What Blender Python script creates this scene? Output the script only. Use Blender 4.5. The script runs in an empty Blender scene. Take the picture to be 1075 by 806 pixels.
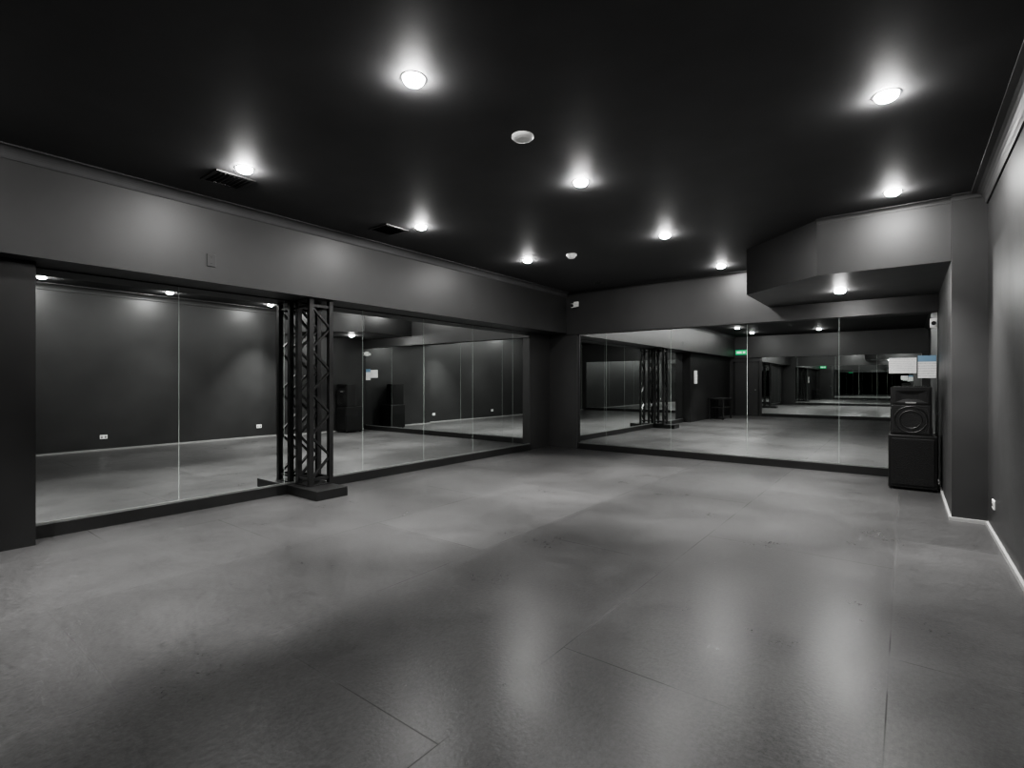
import bpy, bmesh, math
from mathutils import Vector, Matrix

scene = bpy.context.scene

# ------------------------------------------------------------------ materials
def principled(name, col, rough=0.5, metal=0.0, spec=0.5):
    m = bpy.data.materials.new(name); m.use_nodes = True
    b = m.node_tree.nodes["Principled BSDF"]
    b.inputs["Base Color"].default_value = (*col, 1)
    b.inputs["Roughness"].default_value = rough
    b.inputs["Metallic"].default_value = metal
    b.inputs["Specular IOR Level"].default_value = spec
    return m, m.node_tree, b

def paint(name, col, rough, var=0.25, bump=0.04, scale=3.0, spec=0.5):
    m, nt, b = principled(name, col, rough, spec=spec)
    N = nt.nodes; L = nt.links
    geo = N.new("ShaderNodeNewGeometry")
    n1 = N.new("ShaderNodeTexNoise"); n1.inputs["Scale"].default_value = scale; n1.inputs["Detail"].default_value = 5
    L.new(geo.outputs["Position"], n1.inputs["Vector"])
    mr = N.new("ShaderNodeMapRange"); mr.inputs["To Min"].default_value = 1-var; mr.inputs["To Max"].default_value = 1+var
    L.new(n1.outputs["Fac"], mr.inputs["Value"])
    mix = N.new("ShaderNodeMix"); mix.data_type = 'RGBA'; mix.blend_type = 'MULTIPLY'
    mix.inputs["Factor"].default_value = 1
    mix.inputs["A"].default_value = (*col, 1)
    L.new(mr.outputs["Result"], mix.inputs["B"])
    L.new(mix.outputs["Result"], b.inputs["Base Color"])
    n2 = N.new("ShaderNodeTexNoise"); n2.inputs["Scale"].default_value = 120; n2.inputs["Detail"].default_value = 3
    L.new(geo.outputs["Position"], n2.inputs["Vector"])
    bp = N.new("ShaderNodeBump"); bp.inputs["Strength"].default_value = bump; bp.inputs["Distance"].default_value = 0.01
    L.new(n2.outputs["Fac"], bp.inputs["Height"])
    L.new(bp.outputs["Normal"], b.inputs["Normal"])
    mr2 = N.new("ShaderNodeMapRange"); mr2.inputs["To Min"].default_value = rough-0.06; mr2.inputs["To Max"].default_value = rough+0.06
    L.new(n1.outputs["Fac"], mr2.inputs["Value"]); L.new(mr2.outputs["Result"], b.inputs["Roughness"])
    return m

M_wall = paint("charcoal_wall_paint", (0.023, 0.023, 0.023), 0.45)
M_head = paint("charcoal_header_paint", (0.028, 0.028, 0.028), 0.50)
M_ceil = paint("black_ceiling_paint", (0.055, 0.055, 0.056), 0.65, spec=0.15)
M_black = paint("black_trim_paint", (0.008, 0.008, 0.008), 0.4)
M_truss = paint("black_powder_coat", (0.006, 0.006, 0.006), 0.4, scale=20)
M_skirt = paint("pale_skirting", (0.25, 0.25, 0.245), 0.5)
M_plastic, _, _ = principled("white_plastic", (0.88, 0.88, 0.86), 0.4)
M_alu, _, _ = principled("brushed_channel", (0.30, 0.31, 0.30), 0.35, 0.8)
M_glassedge, _, _ = principled("glass_edge", (0.35, 0.40, 0.37), 0.3)
M_mirror, _, _ = principled("silver_mirror", (0.87, 0.89, 0.88), 0.0, 1.0)
M_dark, _, _ = principled("dark_void", (0.006, 0.006, 0.006), 0.7)
M_greyp, _, _ = principled("grey_plate", (0.025, 0.025, 0.025), 0.4)

def emis(name, col, s):
    m = bpy.data.materials.new(name); m.use_nodes = True
    nt = m.node_tree; nt.nodes.clear()
    e = nt.nodes.new("ShaderNodeEmission"); o = nt.nodes.new("ShaderNodeOutputMaterial")
    e.inputs[0].default_value = (*col, 1); e.inputs[1].default_value = s
    nt.links.new(e.outputs[0], o.inputs[0]); return m
M_lamp = emis("led_lamp", (1.0, 0.99, 0.975), 640)
M_exit = emis("exit_green", (0.05, 0.9, 0.35), 0.7)
M_exitw = emis("exit_white", (0.9, 1.0, 0.95), 1.2)

# floor: large painted sheets with seams, scuffs
def floor_mat():
    m, nt, b = principled("painted_sheet_floor", (0.1, 0.1, 0.1), 0.4)
    N = nt.nodes; L = nt.links
    def math_(op, a, c=None, d=None):
        n = N.new("ShaderNodeMath"); n.operation = op
        for i, v in enumerate((a, c, d)):
            if v is None: continue
            if isinstance(v, (int, float)): n.inputs[i].default_value = v
            else: L.new(v, n.inputs[i])
        return n.outputs[0]
    geo = N.new("ShaderNodeNewGeometry")
    sep = N.new("ShaderNodeSeparateXYZ"); L.new(geo.outputs["Position"], sep.inputs[0])
    W, Ln = 1.27, 2.3
    u = math_('DIVIDE', math_('ADD', sep.outputs["X"], 0.06), W)
    iu = math_('FLOOR', u)
    off = math_('MULTIPLY', math_('MODULO', math_('ABSOLUTE', iu), 3.0), 0.37)
    v = math_('ADD', math_('DIVIDE', math_('SUBTRACT', sep.outputs["Y"], 3.0), Ln), off)
    iv = math_('FLOOR', v)
    du = math_('MULTIPLY', math_('SUBTRACT', 0.5, math_('ABSOLUTE', math_('SUBTRACT', math_('FRACT', u), 0.5))), W)
    dv = math_('MULTIPLY', math_('SUBTRACT', 0.5, math_('ABSOLUTE', math_('SUBTRACT', math_('FRACT', v), 0.5))), Ln)
    dm = math_('MINIMUM', du, dv)
    seam = N.new("ShaderNodeMapRange"); seam.inputs["From Min"].default_value = 0.001; seam.inputs["From Max"].default_value = 0.004
    seam.inputs["To Min"].default_value = 1; seam.inputs["To Max"].default_value = 0
    L.new(dm, seam.inputs["Value"])
    nm = N.new("ShaderNodeTexNoise"); nm.inputs["Scale"].default_value = 1.5; nm.inputs["Detail"].default_value = 3
    L.new(geo.outputs["Position"], nm.inputs["Vector"])
    sm = N.new("ShaderNodeMapRange"); sm.inputs["From Min"].default_value = 0.46; sm.inputs["From Max"].default_value = 0.56
    sm.inputs["To Min"].default_value = 0.1; sm.inputs["To Max"].default_value = 0.95
    L.new(nm.outputs["Fac"], sm.inputs["Value"])
    seamf = math_('MULTIPLY', seam.outputs["Result"], sm.outputs["Result"])
    cid = N.new("ShaderNodeCombineXYZ"); L.new(iu, cid.inputs["X"]); L.new(iv, cid.inputs["Y"])
    wn = N.new("ShaderNodeTexWhiteNoise"); wn.noise_dimensions = '2D'; L.new(cid.outputs[0], wn.inputs["Vector"])
    tone = N.new("ShaderNodeMapRange"); tone.inputs["To Min"].default_value = 0.026; tone.inputs["To Max"].default_value = 0.039
    L.new(wn.outputs["Value"], tone.inputs["Value"])
    n1 = N.new("ShaderNodeTexNoise"); n1.inputs["Scale"].default_value = 1.6; n1.inputs["Detail"].default_value = 9; n1.inputs["Roughness"].default_value = 0.7
    L.new(geo.outputs["Position"], n1.inputs["Vector"])
    mr = N.new("ShaderNodeMapRange"); mr.inputs["From Min"].default_value = 0.3; mr.inputs["From Max"].default_value = 0.7
    mr.inputs["To Min"].default_value = 0.80; mr.inputs["To Max"].default_value = 1.18
    L.new(n1.outputs["Fac"], mr.inputs["Value"])
    val = math_('MULTIPLY', tone.outputs["Result"], mr.outputs["Result"])
    # fine worn grain
    mp = N.new("ShaderNodeMapping"); mp.inputs["Scale"].default_value = (34, 18, 1)
    L.new(geo.outputs["Position"], mp.inputs["Vector"])
    n3 = N.new("ShaderNodeTexNoise"); n3.inputs["Scale"].default_value = 1.6; n3.inputs["Detail"].default_value = 9; n3.inputs["Roughness"].default_value = 0.85
    L.new(mp.outputs[0], n3.inputs["Vector"])
    cr = N.new("ShaderNodeMapRange"); cr.inputs["From Min"].default_value = 0.3; cr.inputs["From Max"].default_value = 0.72
    cr.inputs["To Min"].default_value = -0.020; cr.inputs["To Max"].default_value = 0.036
    L.new(n3.outputs["Fac"], cr.inputs["Value"])
    val = math_('MAXIMUM', math_('ADD', val, cr.outputs["Result"]), 0.008)
    val = math_('MULTIPLY', val, math_('SUBTRACT', 1.0, math_('MULTIPLY', seamf, 0.85)))
    cc = N.new("ShaderNodeCombineColor")
    L.new(math_('MULTIPLY', val, 1.01), cc.inputs[0]); L.new(val, cc.inputs[1]); L.new(math_('MULTIPLY', val, 1.0), cc.inputs[2])
    L.new(cc.outputs[0], b.inputs["Base Color"])
    mr2 = N.new("ShaderNodeMapRange"); mr2.inputs["From Min"].default_value = 0.3; mr2.inputs["From Max"].default_value = 0.7
    mr2.inputs["To Min"].default_value = 0.27; mr2.inputs["To Max"].default_value = 0.37
    L.new(n1.outputs["Fac"], mr2.inputs["Value"])
    rr = math_('ADD', mr2.outputs["Result"], math_('MULTIPLY', seamf, 0.4))
    rr = math_('ADD', rr, math_('MULTIPLY', math_('SUBTRACT', n3.outputs["Fac"], 0.5), 0.20))
    L.new(rr, b.inputs["Roughness"])
    b.inputs["Specular IOR Level"].default_value = 0.42
    n2 = N.new("ShaderNodeTexNoise"); n2.inputs["Scale"].default_value = 60; n2.inputs["Detail"].default_value = 6
    L.new(geo.outputs["Position"], n2.inputs["Vector"])
    bp = N.new("ShaderNodeBump"); bp.inputs["Strength"].default_value = 0.2; bp.inputs["Distance"].default_value = 0.004
    L.new(n2.outputs["Fac"], bp.inputs["Height"]); L.new(bp.outputs["Normal"], b.inputs["Normal"])
    return m
M_floor = floor_mat()

def grille_mat():
    m, nt, b = principled("perforated_grille", (0.02, 0.02, 0.02), 0.45, 0.6)
    N = nt.nodes; L = nt.links
    tc = N.new("ShaderNodeTexCoord")
    v = N.new("ShaderNodeTexVoronoi"); v.inputs["Scale"].default_value = 110
    L.new(tc.outputs["Object"], v.inputs["Vector"])
    bp = N.new("ShaderNodeBump"); bp.inputs["Strength"].default_value = 0.6; bp.inputs["Distance"].default_value = 0.004
    L.new(v.outputs["Distance"], bp.inputs["Height"]); L.new(bp.outputs["Normal"], b.inputs["Normal"])
    return m
M_grille = grille_mat()
M_cab = paint("speaker_cabinet", (0.006, 0.006, 0.006), 0.5, scale=30, bump=0.2, spec=0.35)

def paper_mat(name, header):
    m, nt, b = principled(name, (0.8, 0.8, 0.8), 0.6)
    N = nt.nodes; L = nt.links
    tc = N.new("ShaderNodeTexCoord"); sep = N.new("ShaderNodeSeparateXYZ")
    L.new(tc.outputs["Generated"], sep.inputs[0])
    w = N.new("ShaderNodeMath"); w.operation = 'MULTIPLY'; w.inputs[1].default_value = 9.0
    L.new(sep.outputs["Z"], w.inputs[0])
    fr = N.new("ShaderNodeMath"); fr.operation = 'FRACT'; L.new(w.outputs[0], fr.inputs[0])
    gt = N.new("ShaderNodeMath"); gt.operation = 'GREATER_THAN'; gt.inputs[1].default_value = 0.6
    L.new(fr.outputs[0], gt.inputs[0])
    no = N.new("ShaderNodeTexNoise"); no.inputs["Scale"].default_value = 30
    L.new(tc.outputs["Generated"], no.inputs["Vector"])
    g2 = N.new("ShaderNodeMath"); g2.operation = 'GREATER_THAN'; g2.inputs[1].default_value = 0.5
    L.new(no.outputs["Fac"], g2.inputs[0])
    mu = N.new("ShaderNodeMath"); mu.operation = 'MULTIPLY'; L.new(gt.outputs[0], mu.inputs[0]); L.new(g2.outputs[0], mu.inputs[1])
    mx = N.new("ShaderNodeMix"); mx.data_type = 'RGBA'
    mx.inputs["A"].default_value = (0.85, 0.85, 0.84, 1); mx.inputs["B"].default_value = (0.45, 0.45, 0.47, 1)
    L.new(mu.outputs[0], mx.inputs["Factor"])
    out = mx.outputs["Result"]
    if header:
        g3 = N.new("ShaderNodeMath"); g3.operation = 'GREATER_THAN'; g3.inputs[1].default_value = 0.72
        L.new(sep.outputs["Z"], g3.inputs[0])
        m3 = N.new("ShaderNodeMix"); m3.data_type = 'RGBA'
        L.new(g3.outputs[0], m3.inputs["Factor"]); L.new(out, m3.inputs["A"])
        m3.inputs["B"].default_value = (0.18, 0.30, 0.42, 1); out = m3.outputs["Result"]
    L.new(out, b.inputs["Base Color"]); return m

# ------------------------------------------------------------------ builder
class B:
    def __init__(s): s.bm = bmesh.new(); s.mats = []
    def mi(s, m):
        if m not in s.mats: s.mats.append(m)
        return s.mats.index(m)
    def _tag(s, faces, m):
        i = s.mi(m)
        for f in faces: f.material_index = i
    def box(s, lo, hi, m, mat=None, bev=0.0):
        c = [(a+b)/2 for a, b in zip(lo, hi)]; d = [abs(b-a) for a, b in zip(lo, hi)]
        M = Matrix.Translation(c) @ Matrix.Diagonal((*d, 1))
        if mat is not None: M = mat @ M
        r = bmesh.ops.create_cube(s.bm, size=1, matrix=M)
        fs = {f for v in r['verts'] for f in v.link_faces}
        s._tag(fs, m)
        if bev:
            es = {e for v in r['verts'] for e in v.link_edges}
            rr = bmesh.ops.bevel(s.bm, geom=list(es), offset=bev, segments=2, affect='EDGES', profile=0.5)
            s._tag(rr['faces'], m)
    def cyl(s, c, r1, h, m, r2=None, rot=None, seg=32, mat=None):
        M = Matrix.Translation(c)
        if rot is not None: M = M @ rot
        if mat is not None: M = mat @ M
        r = bmesh.ops.create_cone(s.bm, cap_ends=True, segments=seg, radius1=r1, radius2=r1 if r2 is None else r2, depth=h, matrix=M)
        s._tag({f for v in r['verts'] for f in v.link_faces}, m)
    def ring(s, c, prof, m, seg=40, rot=None):
        M = Matrix.Translation(c) @ (rot if rot is not None else Matrix.Identity(4))
        vs = []
        for i in range(seg):
            a = 2*math.pi*i/seg
            vs.append([s.bm.verts.new(M @ Vector((r*math.cos(a), r*math.sin(a), z))) for r, z in prof])
        fs = []
        for i in range(seg):
            A = vs[i]; C = vs[(i+1) % seg]
            for k in range(len(prof)-1):
                fs.append(s.bm.faces.new((A[k], C[k], C[k+1], A[k+1])))
        s._tag(fs, m)
        return vs
    def beam(s, p, q, w, t, m, up=(0, 0, 1)):
        p = Vector(p); q = Vector(q); d = (q-p); L = d.length; z = d.normalized()
        u = Vector(up)
        x = u.cross(z)
        if x.length < 1e-3: x = Vector((1, 0, 0)).cross(z)
        x.normalize(); y = z.cross(x)
        R = Matrix((x, y, z)).transposed().to_4x4()
        M = Matrix.Translation((p+q)/2) @ R @ Matrix.Diagonal((w, t, L, 1))
        r = bmesh.ops.create_cube(s.bm, size=1, matrix=M)
        s._tag({f for v in r['verts'] for f in v.link_faces}, m)
    def prism(s, poly, z0, z1, m, mat=None, side_mats=None):
        T = mat if mat is not None else Matrix.Identity(4)
        a = [s.bm.verts.new(T @ Vector((x, y, z0))) for x, y in poly]
        b = [s.bm.verts.new(T @ Vector((x, y, z1))) for x, y in poly]
        fs = [s.bm.faces.new(a[::-1]), s.bm.faces.new(b)]
        n = len(poly); sides = []
        for i in range(n):
            j = (i+1) % n
            sides.append(s.bm.faces.new((a[i], a[j], b[j], b[i])))
        s._tag(fs+sides, m)
        for k, mm in (side_mats or {}).items(): s._tag([sides[k]], mm)
    def done(s, name, smooth=False, loc=None, parent=None):
        bmesh.ops.recalc_face_normals(s.bm, faces=s.bm.faces)
        me = bpy.data.meshes.new(name)
        if loc is None:
            xs = [v.co for v in s.bm.verts]
            loc = Vector(((min(v.x for v in xs)+max(v.x for v in xs))/2, (min(v.y for v in xs)+max(v.y for v in xs))/2, min(v.z for v in xs)))
        loc = Vector(loc)
        bmesh.ops.translate(s.bm, verts=s.bm.verts, vec=-loc)
        s.bm.to_mesh(me); s.bm.free()
        for m in s.mats: me.materials.append(m)
        if smooth:
            for p in me.polygons: p.use_smooth = True
        o = bpy.data.objects.new(name, me); o.location = loc
        bpy.context.collection.objects.link(o)
        if parent: o.parent = parent
        return o

# ------------------------------------------------------------------ dimensions
H = 3.05
XL, XR, YB, YR = -5.74, 0.60, 8.77, -3.73
XH, ZH = -5.30, 2.26
YH = 8.67
T = 0.15

def simple(name, lo, hi, m):
    b = B(); b.box(lo, hi, m); return b.done(name)

simple("floor", (XL-T, YR-T, -0.1), (XR+T, YB+T, 0), M_floor)
simple("ceiling", (XL-T, YR-T, H), (XR+T, YB+T, H+0.12), M_ceil)
simple("wall_left", (XL-T, YR, 0), (XL-0.012, YB, H), M_wall)
simple("wall_back", (XL-T, YB+0.012, 0), (XR+T, YB+T, H), M_wall)
simple("wall_right", (XR, YR, 0), (XR+T, YB+0.012, H), M_wall)
simple("wall_rear", (XL-T, YR-T, 0), (XR+T, YR-0.012, H), M_wall)
simple("wall_left_header", (XL-0.012, YR-0.012, ZH), (XH, YB+0.012, H), M_head)
simple("wall_left_column", (XL-0.012, YR-0.012, 0), (-5.50, 0.93, ZH), M_black)
simple("wall_back_header", (XH, YH, 2.23), (XR, YB+0.012, H), M_wall)
simple("wall_back_column", (XL-0.012, 8.71, 0), (-5.08, YB+0.012, ZH), M_head)
simple("wall_left_pier", (XL-0.012, 8.03, 0), (XL+0.01, 8.71, ZH), M_head)
simple("wall_right_pier", (0.346, 6.35, 0), (XR, YB+0.012, H), M_wall)
simple("wall_rear_header", (-5.30, YR-0.012, 2.24), (XR, YR+0.08, H), M_wall)

b = B()
b.prism([(-0.76, 6.40), (0.346, 6.40), (0.346, YH), (-1.66, YH), (-1.66, 7.25)], 2.45, H, M_head, side_mats={3: M_black, 4: M_black})  # left and angled faces set darker than the rest of the bulkhead
b.done("wall_bulkhead")

def cornice(name, p, q, n, size=0.09, m=M_head):
    b = B(); prof = [(0, 0), (0, -size), (size*0.12, -size), (size*0.16, -size*0.85)]
    for i in range(7):
        a = i/6*math.pi/2
        prof.append((size*0.16+ (size*0.7)*(1-math.cos(a)), -size*0.8 + size*0.66*math.sin(a)))
    prof += [(size, -size*0.12), (size, 0)]
    A = []; C = []
    for d, z in prof:
        A.append(b.bm.verts.new((p[0]+n[0]*d, p[1]+n[1]*d, H+z)))
        C.append(b.bm.verts.new((q[0]+n[0]*d, q[1]+n[1]*d, H+z)))
    fs = [b.bm.faces.new(A), b.bm.faces.new(C[::-1])]
    for i in range(len(A)):
        j = (i+1) % len(A)
        fs.append(b.bm.faces.new((A[i], A[j], C[j], C[i])))
    b._tag(fs, m); return b.done(name)
cornice("trim_1", (XH, YR+0.08), (XH, YH), (1, 0), m=M_ceil)
cornice("trim_2", (XR, YR+0.08), (XR, 6.35), (-1, 0), 0.12)
cornice("trim_3", (XH, YH), (-1.66, YH), (0, -1), 0.05, m=M_black)
cornice("trim_4", (-0.76, 6.40), (0.346, 6.40), (0, -1), 0.05)
cornice("trim_5", (0.346, 6.35), (XR, 6.35), (0, -1), 0.05)

simple("baseboard_right", (XR-0.018, YR, 0), (XR, 6.35, 0.032), M_skirt)
simple("baseboard_pier", (0.33, 6.332, 0), (XR-0.018, 6.35, 0.032), M_skirt)
simple("baseboard_alcove", (0.328, 6.35, 0), (0.346, 8.70, 0.032), M_skirt)

# ------------------------------------------------------------------ mirrors
def mirror(axis, plane, sgn, seams, z0=0.12, z1=2.25):
    b = B(); gap = 0.004; back = plane - sgn*0.010
    def bx(a0, a1, zz0, zz1, d0, d1, m):
        if axis == 'x': b.box((min(d0, d1), a0, zz0), (max(d0, d1), a1, zz1), m)
        else: b.box((a0, min(d0, d1), zz0), (a1, max(d0, d1), zz1), m)
    for s0, s1 in zip(seams[:-1], seams[1:]):
        bx(s0+gap/2, s1-gap/2, z0, z1, back, plane, M_mirror)
    for s in seams[1:-1]:
        bx(s-gap/2, s+gap/2, z0, z1, back, plane+sgn*0.0005, M_glassedge)
    bx(seams[0], seams[-1], z0-0.010, z0+0.004, back, plane+sgn*0.008, M_alu)
    bx(seams[0], seams[-1], 0.0, z0-0.010, back, plane+sgn*0.045, M_black)
    return b.done("wall_mirror")
mirror('x', XL, 1, [0.95, 2.03, 3.12, 4.21, 5.30, 6.40, 7.50, 8.03])
mirror('y', YB, -1, [-5.07, -4.48, -3.24, -2.00, -0.76, 0.34], z1=2.225)
mirror('y', YR, 1, [-4.33, -3.14, -1.95, -0.76, 0.43], z1=2.235)

# ------------------------------------------------------------------ truss tower
b = B()
x0, x1, y0, y1 = -5.65, -5.40, 3.25, 3.50
cw = 0.052; zt = ZH
b.box((XL+0.045, 3.13, 0.0), (-5.08, 3.52, 0.105), M_truss, bev=0.004)
for x in (x0, x1):
    for y in (y0, y1):
        b.box((x-cw/2, y-cw/2, 0.105), (x+cw/2, y+cw/2, zt), M_truss)
b.box((x0-0.03, y0-0.03, 0.105), (x1+0.03, y1+0.03, 0.117), M_truss)
b.box((x0-0.03, y0-0.03, zt-0.012), (x1+0.03, y1+0.03, zt), M_truss)
n = 8; z_a = 0.18; z_b = zt-0.08; st = (z_b-z_a)/n
for x in (x0, x1):
    for z in (z_a, z_b): b.beam((x, y0, z), (x, y1, z), 0.03, 0.03, M_truss)
    for i in range(n):
        za = z_a+i*st
        ya, yb = (y0, y1) if i % 2 == 0 else (y1, y0)
        b.beam((x, ya, za), (x, yb, za+st), 0.036, 0.02, M_truss)
for y in (y0, y1):
    for z in (z_a, z_b): b.beam((x0, y, z), (x1, y, z), 0.025, 0.025, M_truss)
b.done("truss_column")

# ------------------------------------------------------------------ ceiling fittings
def downlight(x, y, z=H, on=True, beam=0, ang=74, blend=0.45):
    b = B()
    b.ring((0, 0, 0), [(0.060, 0.002), (0.061, -0.002), (0.068, -0.004), (0.076, -0.003), (0.079, 0.002)], M_black if on else M_greyp)
    if on:
        vs = b.ring((0, 0, 0), [(0.060, 0.001), (0.058, -0.015), (0.047, -0.028), (0.028, -0.036), (0.004, -0.039)], M_lamp, seg=18)
        f = b.bm.faces.new([v[-1] for v in vs]); b._tag([f], M_lamp)
    else:
        b.cyl((0, 0, -0.002), 0.05, 0.008, M_dark)
    o = b.done("recessed_downlight", loc=(0, 0, 0)); o.location = (x, y, z)
    if on and beam:
        l = bpy.data.lights.new("beam", 'SPOT'); l.energy = beam; l.color = (1, 0.99, 0.975)  # added spot, stands in for light the mirrors would throw on the floor
        l.spot_size = math.radians(ang); l.spot_blend = blend; l.shadow_soft_size = 0.03
        lo = bpy.data.objects.new("beam", l); bpy.context.collection.objects.link(lo)
        lo.parent = o; lo.location = (0, 0, -0.072)
    return o
for p in [(-2.25, 2.0, 0), (-4.30, 2.0, 850), (-0.09, 3.87, 300), (-2.25, 3.92, 320), (-4.32, 3.95, 750), (-0.09, 5.87, 1100), (-2.27, 5.95, 950), (-4.30, 5.97, 800), (-2.20, 8.04, 700),
          (-4.30, 0.0, 650), (-4.3, -2.0, 200), (-2.25, -2.0, 0), (-0.09, 2.0, 0)]:
    near_wall = p[0] > -1
    downlight(p[0], p[1], beam=p[2], ang=78 if near_wall else 74, blend=1.0 if near_wall else 0.5)
downlight(-0.65, 7.62, 2.45, beam=200)
downlight(-4.30, 8.10, H, False)

b = B()
b.ring((-2.16, 2.94, H), [(0.078, 0.002), (0.080, -0.010), (0.070, -0.020), (0.045, -0.024), (0.040, -0.020), (0.020, -0.022), (0.001, -0.022)], M_plastic)
b.done("smoke_detector", smooth=True)
b = B()
b.ring((-3.63, 6.07, H), [(0.07, 0.002), (0.072, -0.020), (0.055, -0.026), (0.050, -0.045), (0.035, -0.055), (0.001, -0.056)], M_plastic)
b.done("smoke_detector", smooth=True)

def vent(x, y, s=0.32):
    b = B(); h = s/2
    for (lo, hi) in [((x-h, y-h), (x+h, y-h+0.03)), ((x-h, y+h-0.03), (x+h, y+h)), ((x-h, y-h+0.03), (x-h+0.03, y+h-0.03)), ((x+h-0.03, y-h+0.03), (x+h, y+h-0.03))]:
        b.box((*lo, H-0.010), (*hi, H), M_black)
    b.box((x-h+0.03, y-h+0.03, H-0.003), (x+h-0.03, y+h-0.03, H), M_dark)
    for i in range(7):
        yy = y-h+0.05+i*(s-0.10)/6
        b.beam((x-h+0.03, yy, H-0.009), (x+h-0.03, yy, H-0.009), 0.003, 0.018, M_black, up=(0, 0.6, 0.8))
    b.done("air_vent")
vent(-4.64, 2.02)
vent(-4.70, 3.80)

# security cameras
b = B()
b.box((-5.12, YH-0.03, 2.76), (-5.02, YH-0.001, 2.86), M_plastic, bev=0.008)
b.beam((-5.07, YH-0.02, 2.80), (-5.05, YH-0.10, 2.79), 0.025, 0.025, M_plastic)
R = Matrix.Rotation(math.radians(100), 4, 'X')
b.cyl((-5.05, YH-0.14, 2.77), 0.04, 0.13, M_plastic, rot=R)
b.cyl((-5.05, YH-0.21, 2.758), 0.032, 0.015, M_dark, rot=R)
b.done("security_camera")
b = B()
b.box((0.26, YB-0.05, 2.02), (0.33, YB-0.001, 2.14), M_plastic, bev=0.008)
b.cyl((0.295, YB-0.08, 2.07), 0.035, 0.06, M_plastic, rot=Matrix.Rotation(math.radians(90), 4, 'X'))
b.cyl((0.295, YB-0.112, 2.07), 0.026, 0.01, M_dark, rot=Matrix.Rotation(math.radians(90), 4, 'X'))
b.done("security_camera")

b = B(); b.box((XH, 2.11, 2.41), (XH+0.01, 2.19, 2.53), M_greyp, bev=0.003)
b.cyl((XH+0.011, 2.15, 2.50), 0.004, 0.003, M_dark, rot=Matrix.Rotation(math.radians(90), 4, 'Y'), seg=10)
b.cyl((XH+0.011, 2.15, 2.44), 0.004, 0.003, M_dark, rot=Matrix.Rotation(math.radians(90), 4, 'Y'), seg=10)
b.done("blank_wall_plate")

def outlet(y, z=0.26):
    b = B(); x = XR
    b.box((x-0.009, y-0.058, z-0.037), (x, y+0.058, z+0.037), M_plastic, bev=0.002)
    for dy in (-0.028, 0.028):
        b.box((x-0.0105, y+dy-0.012, z-0.020), (x-0.009, y+dy+0.012, z+0.004), M_dark)
        b.box((x-0.013, y+dy-0.006, z+0.012), (x-0.009, y+dy+0.006, z+0.028), M_skirt)
    b.done("power_outlet")
outlet(3.0); outlet(5.95)

b = B(); b.box((-0.18, YB-0.004, 1.42), (0.12, YB-0.0006, 1.63), paper_mat("notice_print", False)); b.done("paper_notice")
b = B(); b.box((0.135, YB-0.004, 1.355), (0.325, YB-0.0006, 1.655), paper_mat("poster_print", True)); b.done("safety_poster")

# ------------------------------------------------------------------ speakers
b = B()
X0, X1, Y0, Y1 = -0.165, 0.305, 7.80, 8.30
b.box((X0, Y0, 0.02), (X1, Y1, 0.66), M_cab, bev=0.012)
b.box((X0+0.03, Y0-0.012, 0.06), (X1-0.03, Y0+0.004, 0.62), M_grille, bev=0.006)
for x in (X0+0.05, X1-0.05):
    for y in (Y0+0.05, Y1-0.05): b.cyl((x, y, 0.01), 0.02, 0.02, M_dark, seg=16)
for x, sg in ((X0, -1), (X1, 1)):
    b.box((x-0.004, 8.0, 0.40), (x+0.004, 8.14, 0.48), M_dark)
b.done("subwoofer")
b = B()
Tm = Matrix.Translation((0.07, 7.98, 0.66)) @ Matrix.Rotation(math.radians(-6), 4, 'Z')
poly = [(-0.20, -0.16), (0.20, -0.16), (0.14, 0.17), (-0.14, 0.17)]
b.prism(poly, 0.0, 0.58, M_cab, mat=Tm)
b.box((-0.185, -0.172, 0.02), (0.185, -0.158, 0.36), M_grille, mat=Tm, bev=0.004)
Rx = Matrix.Rotation(math.radians(90), 4, 'X')
for r in (0.15, 0.10):
    b.ring(Tm @ Vector((0, -0.173, 0.19)), [(r, 0), (r+0.006, 0.004), (r+0.012, 0)], M_cab, rot=Matrix.Rotation(math.radians(-6), 4, 'Z') @ Rx)
def quadloop(w, h, y):
    return [Tm @ Vector((sx*w, y, 0.465+sz*h)) for sx, sz in ((-1, -1), (1, -1), (1, 1), (-1, 1))]
loops = [quadloop(0.175, 0.085, -0.158), quadloop(0.175, 0.085, -0.172), quadloop(0.15, 0.07, -0.172), quadloop(0.08, 0.035, -0.163), quadloop(0.03, 0.028, -0.161)]
V = [[b.bm.verts.new(p) for p in l] for l in loops]
fs = []
for A, C in zip(V[:-1], V[1:]):
    for i in range(4):
        fs.append(b.bm.faces.new((A[i], A[(i+1) % 4], C[(i+1) % 4], C[i])))
fs.append(b.bm.faces.new(V[-1])); b._tag(fs, M_cab)
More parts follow.
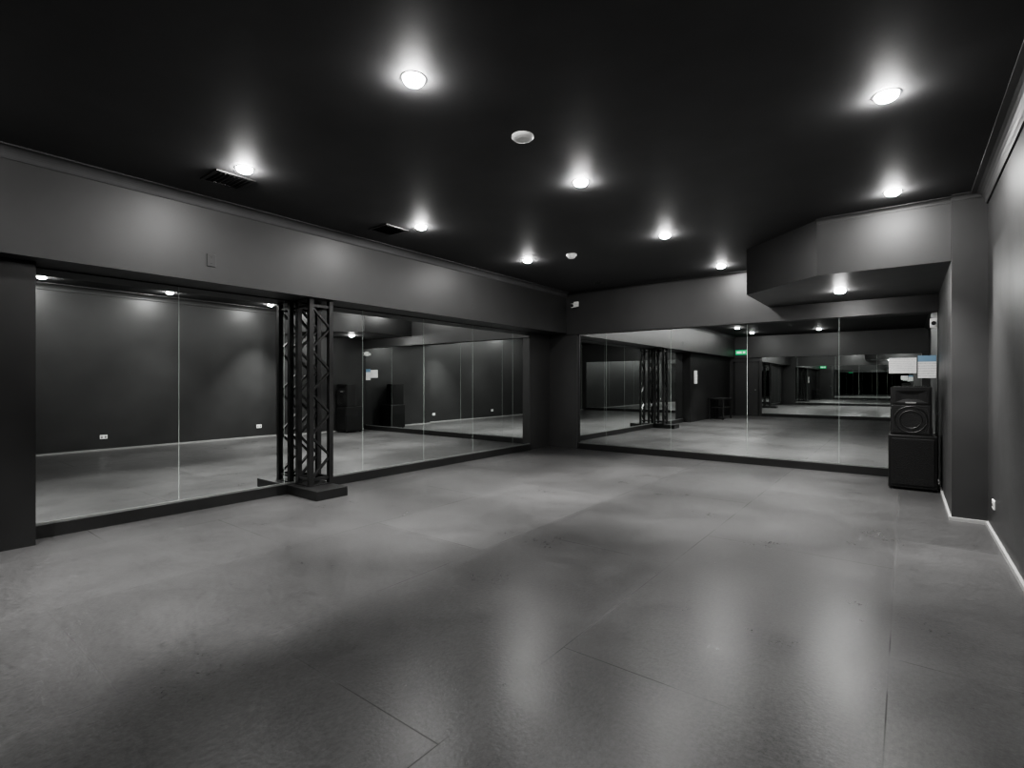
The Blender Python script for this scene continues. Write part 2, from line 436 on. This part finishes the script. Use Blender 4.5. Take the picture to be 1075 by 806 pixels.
b.box((-0.05, -0.176, 0.385), (0.05, -0.170, 0.40), M_skirt, mat=Tm)
b.done("loudspeaker")

# ------------------------------------------------------------------ rear of the room (seen in mirrors)
b = B()
b.box((-5.36, YR-0.011, 0), (-5.30, YR+0.02, 2.10), M_black); b.box((-4.47, YR-0.011, 0), (-4.41, YR+0.02, 2.10), M_black)
b.box((-5.36, YR-0.011, 2.04), (-4.41, YR+0.02, 2.10), M_black)
b.box((-5.30, YR-0.011, 0.005), (-4.47, YR+0.005, 2.04), M_wall)
b.cyl((-4.55, YR+0.04, 1.0), 0.022, 0.06, M_alu, rot=Rx, seg=20)
b.done("door_1")
b = B()
b.box((-5.25, YR+0.08, 2.36), (-4.85, YR+0.11, 2.54), M_exit, bev=0.004)
b.box((-5.20, YR+0.11, 2.42), (-5.03, YR+0.112, 2.48), M_exitw)
b.box((-4.98, YR+0.11, 2.42), (-4.90, YR+0.112, 2.48), M_exitw)
b.done("exit_sign")
b = B()
b.box((-5.47, -1.9, 0.70), (-4.95, -0.9, 0.74), M_black)
for x in (-5.44, -4.98):
    for y in (-1.87, -0.93): b.box((x-0.02, y-0.02, 0), (x+0.02, y+0.02, 0.70), M_black)
b.box((-5.45, -1.88, 0.40), (-4.97, -0.92, 0.43), M_black)
b.done("side_table")
b = B()
b.box((-5.5, 0.25, 1.25), (-5.49, 0.55, 1.68), paper_mat("notice_print_b", False)); b.done("paper_notice")

# ------------------------------------------------------------------ world, camera
w = bpy.data.worlds.new("dark_world"); w.use_nodes = True
w.node_tree.nodes["Background"].inputs[0].default_value = (0.01, 0.01, 0.01, 1)
scene.world = w
try:
    scene.view_settings.look = 'AgX - Medium High Contrast'
except Exception as e:
    print("look", e)
cam = bpy.data.cameras.new("camera"); cam.sensor_width = 36; cam.lens = 36*538/1075
cam.shift_y = -2/1075; cam.clip_start = 0.02
co = bpy.data.objects.new("camera", cam); bpy.context.collection.objects.link(co)
co.location = (0, 0, 1.30); co.rotation_euler = (math.radians(90), 0, math.radians(37.5))
scene.camera = co
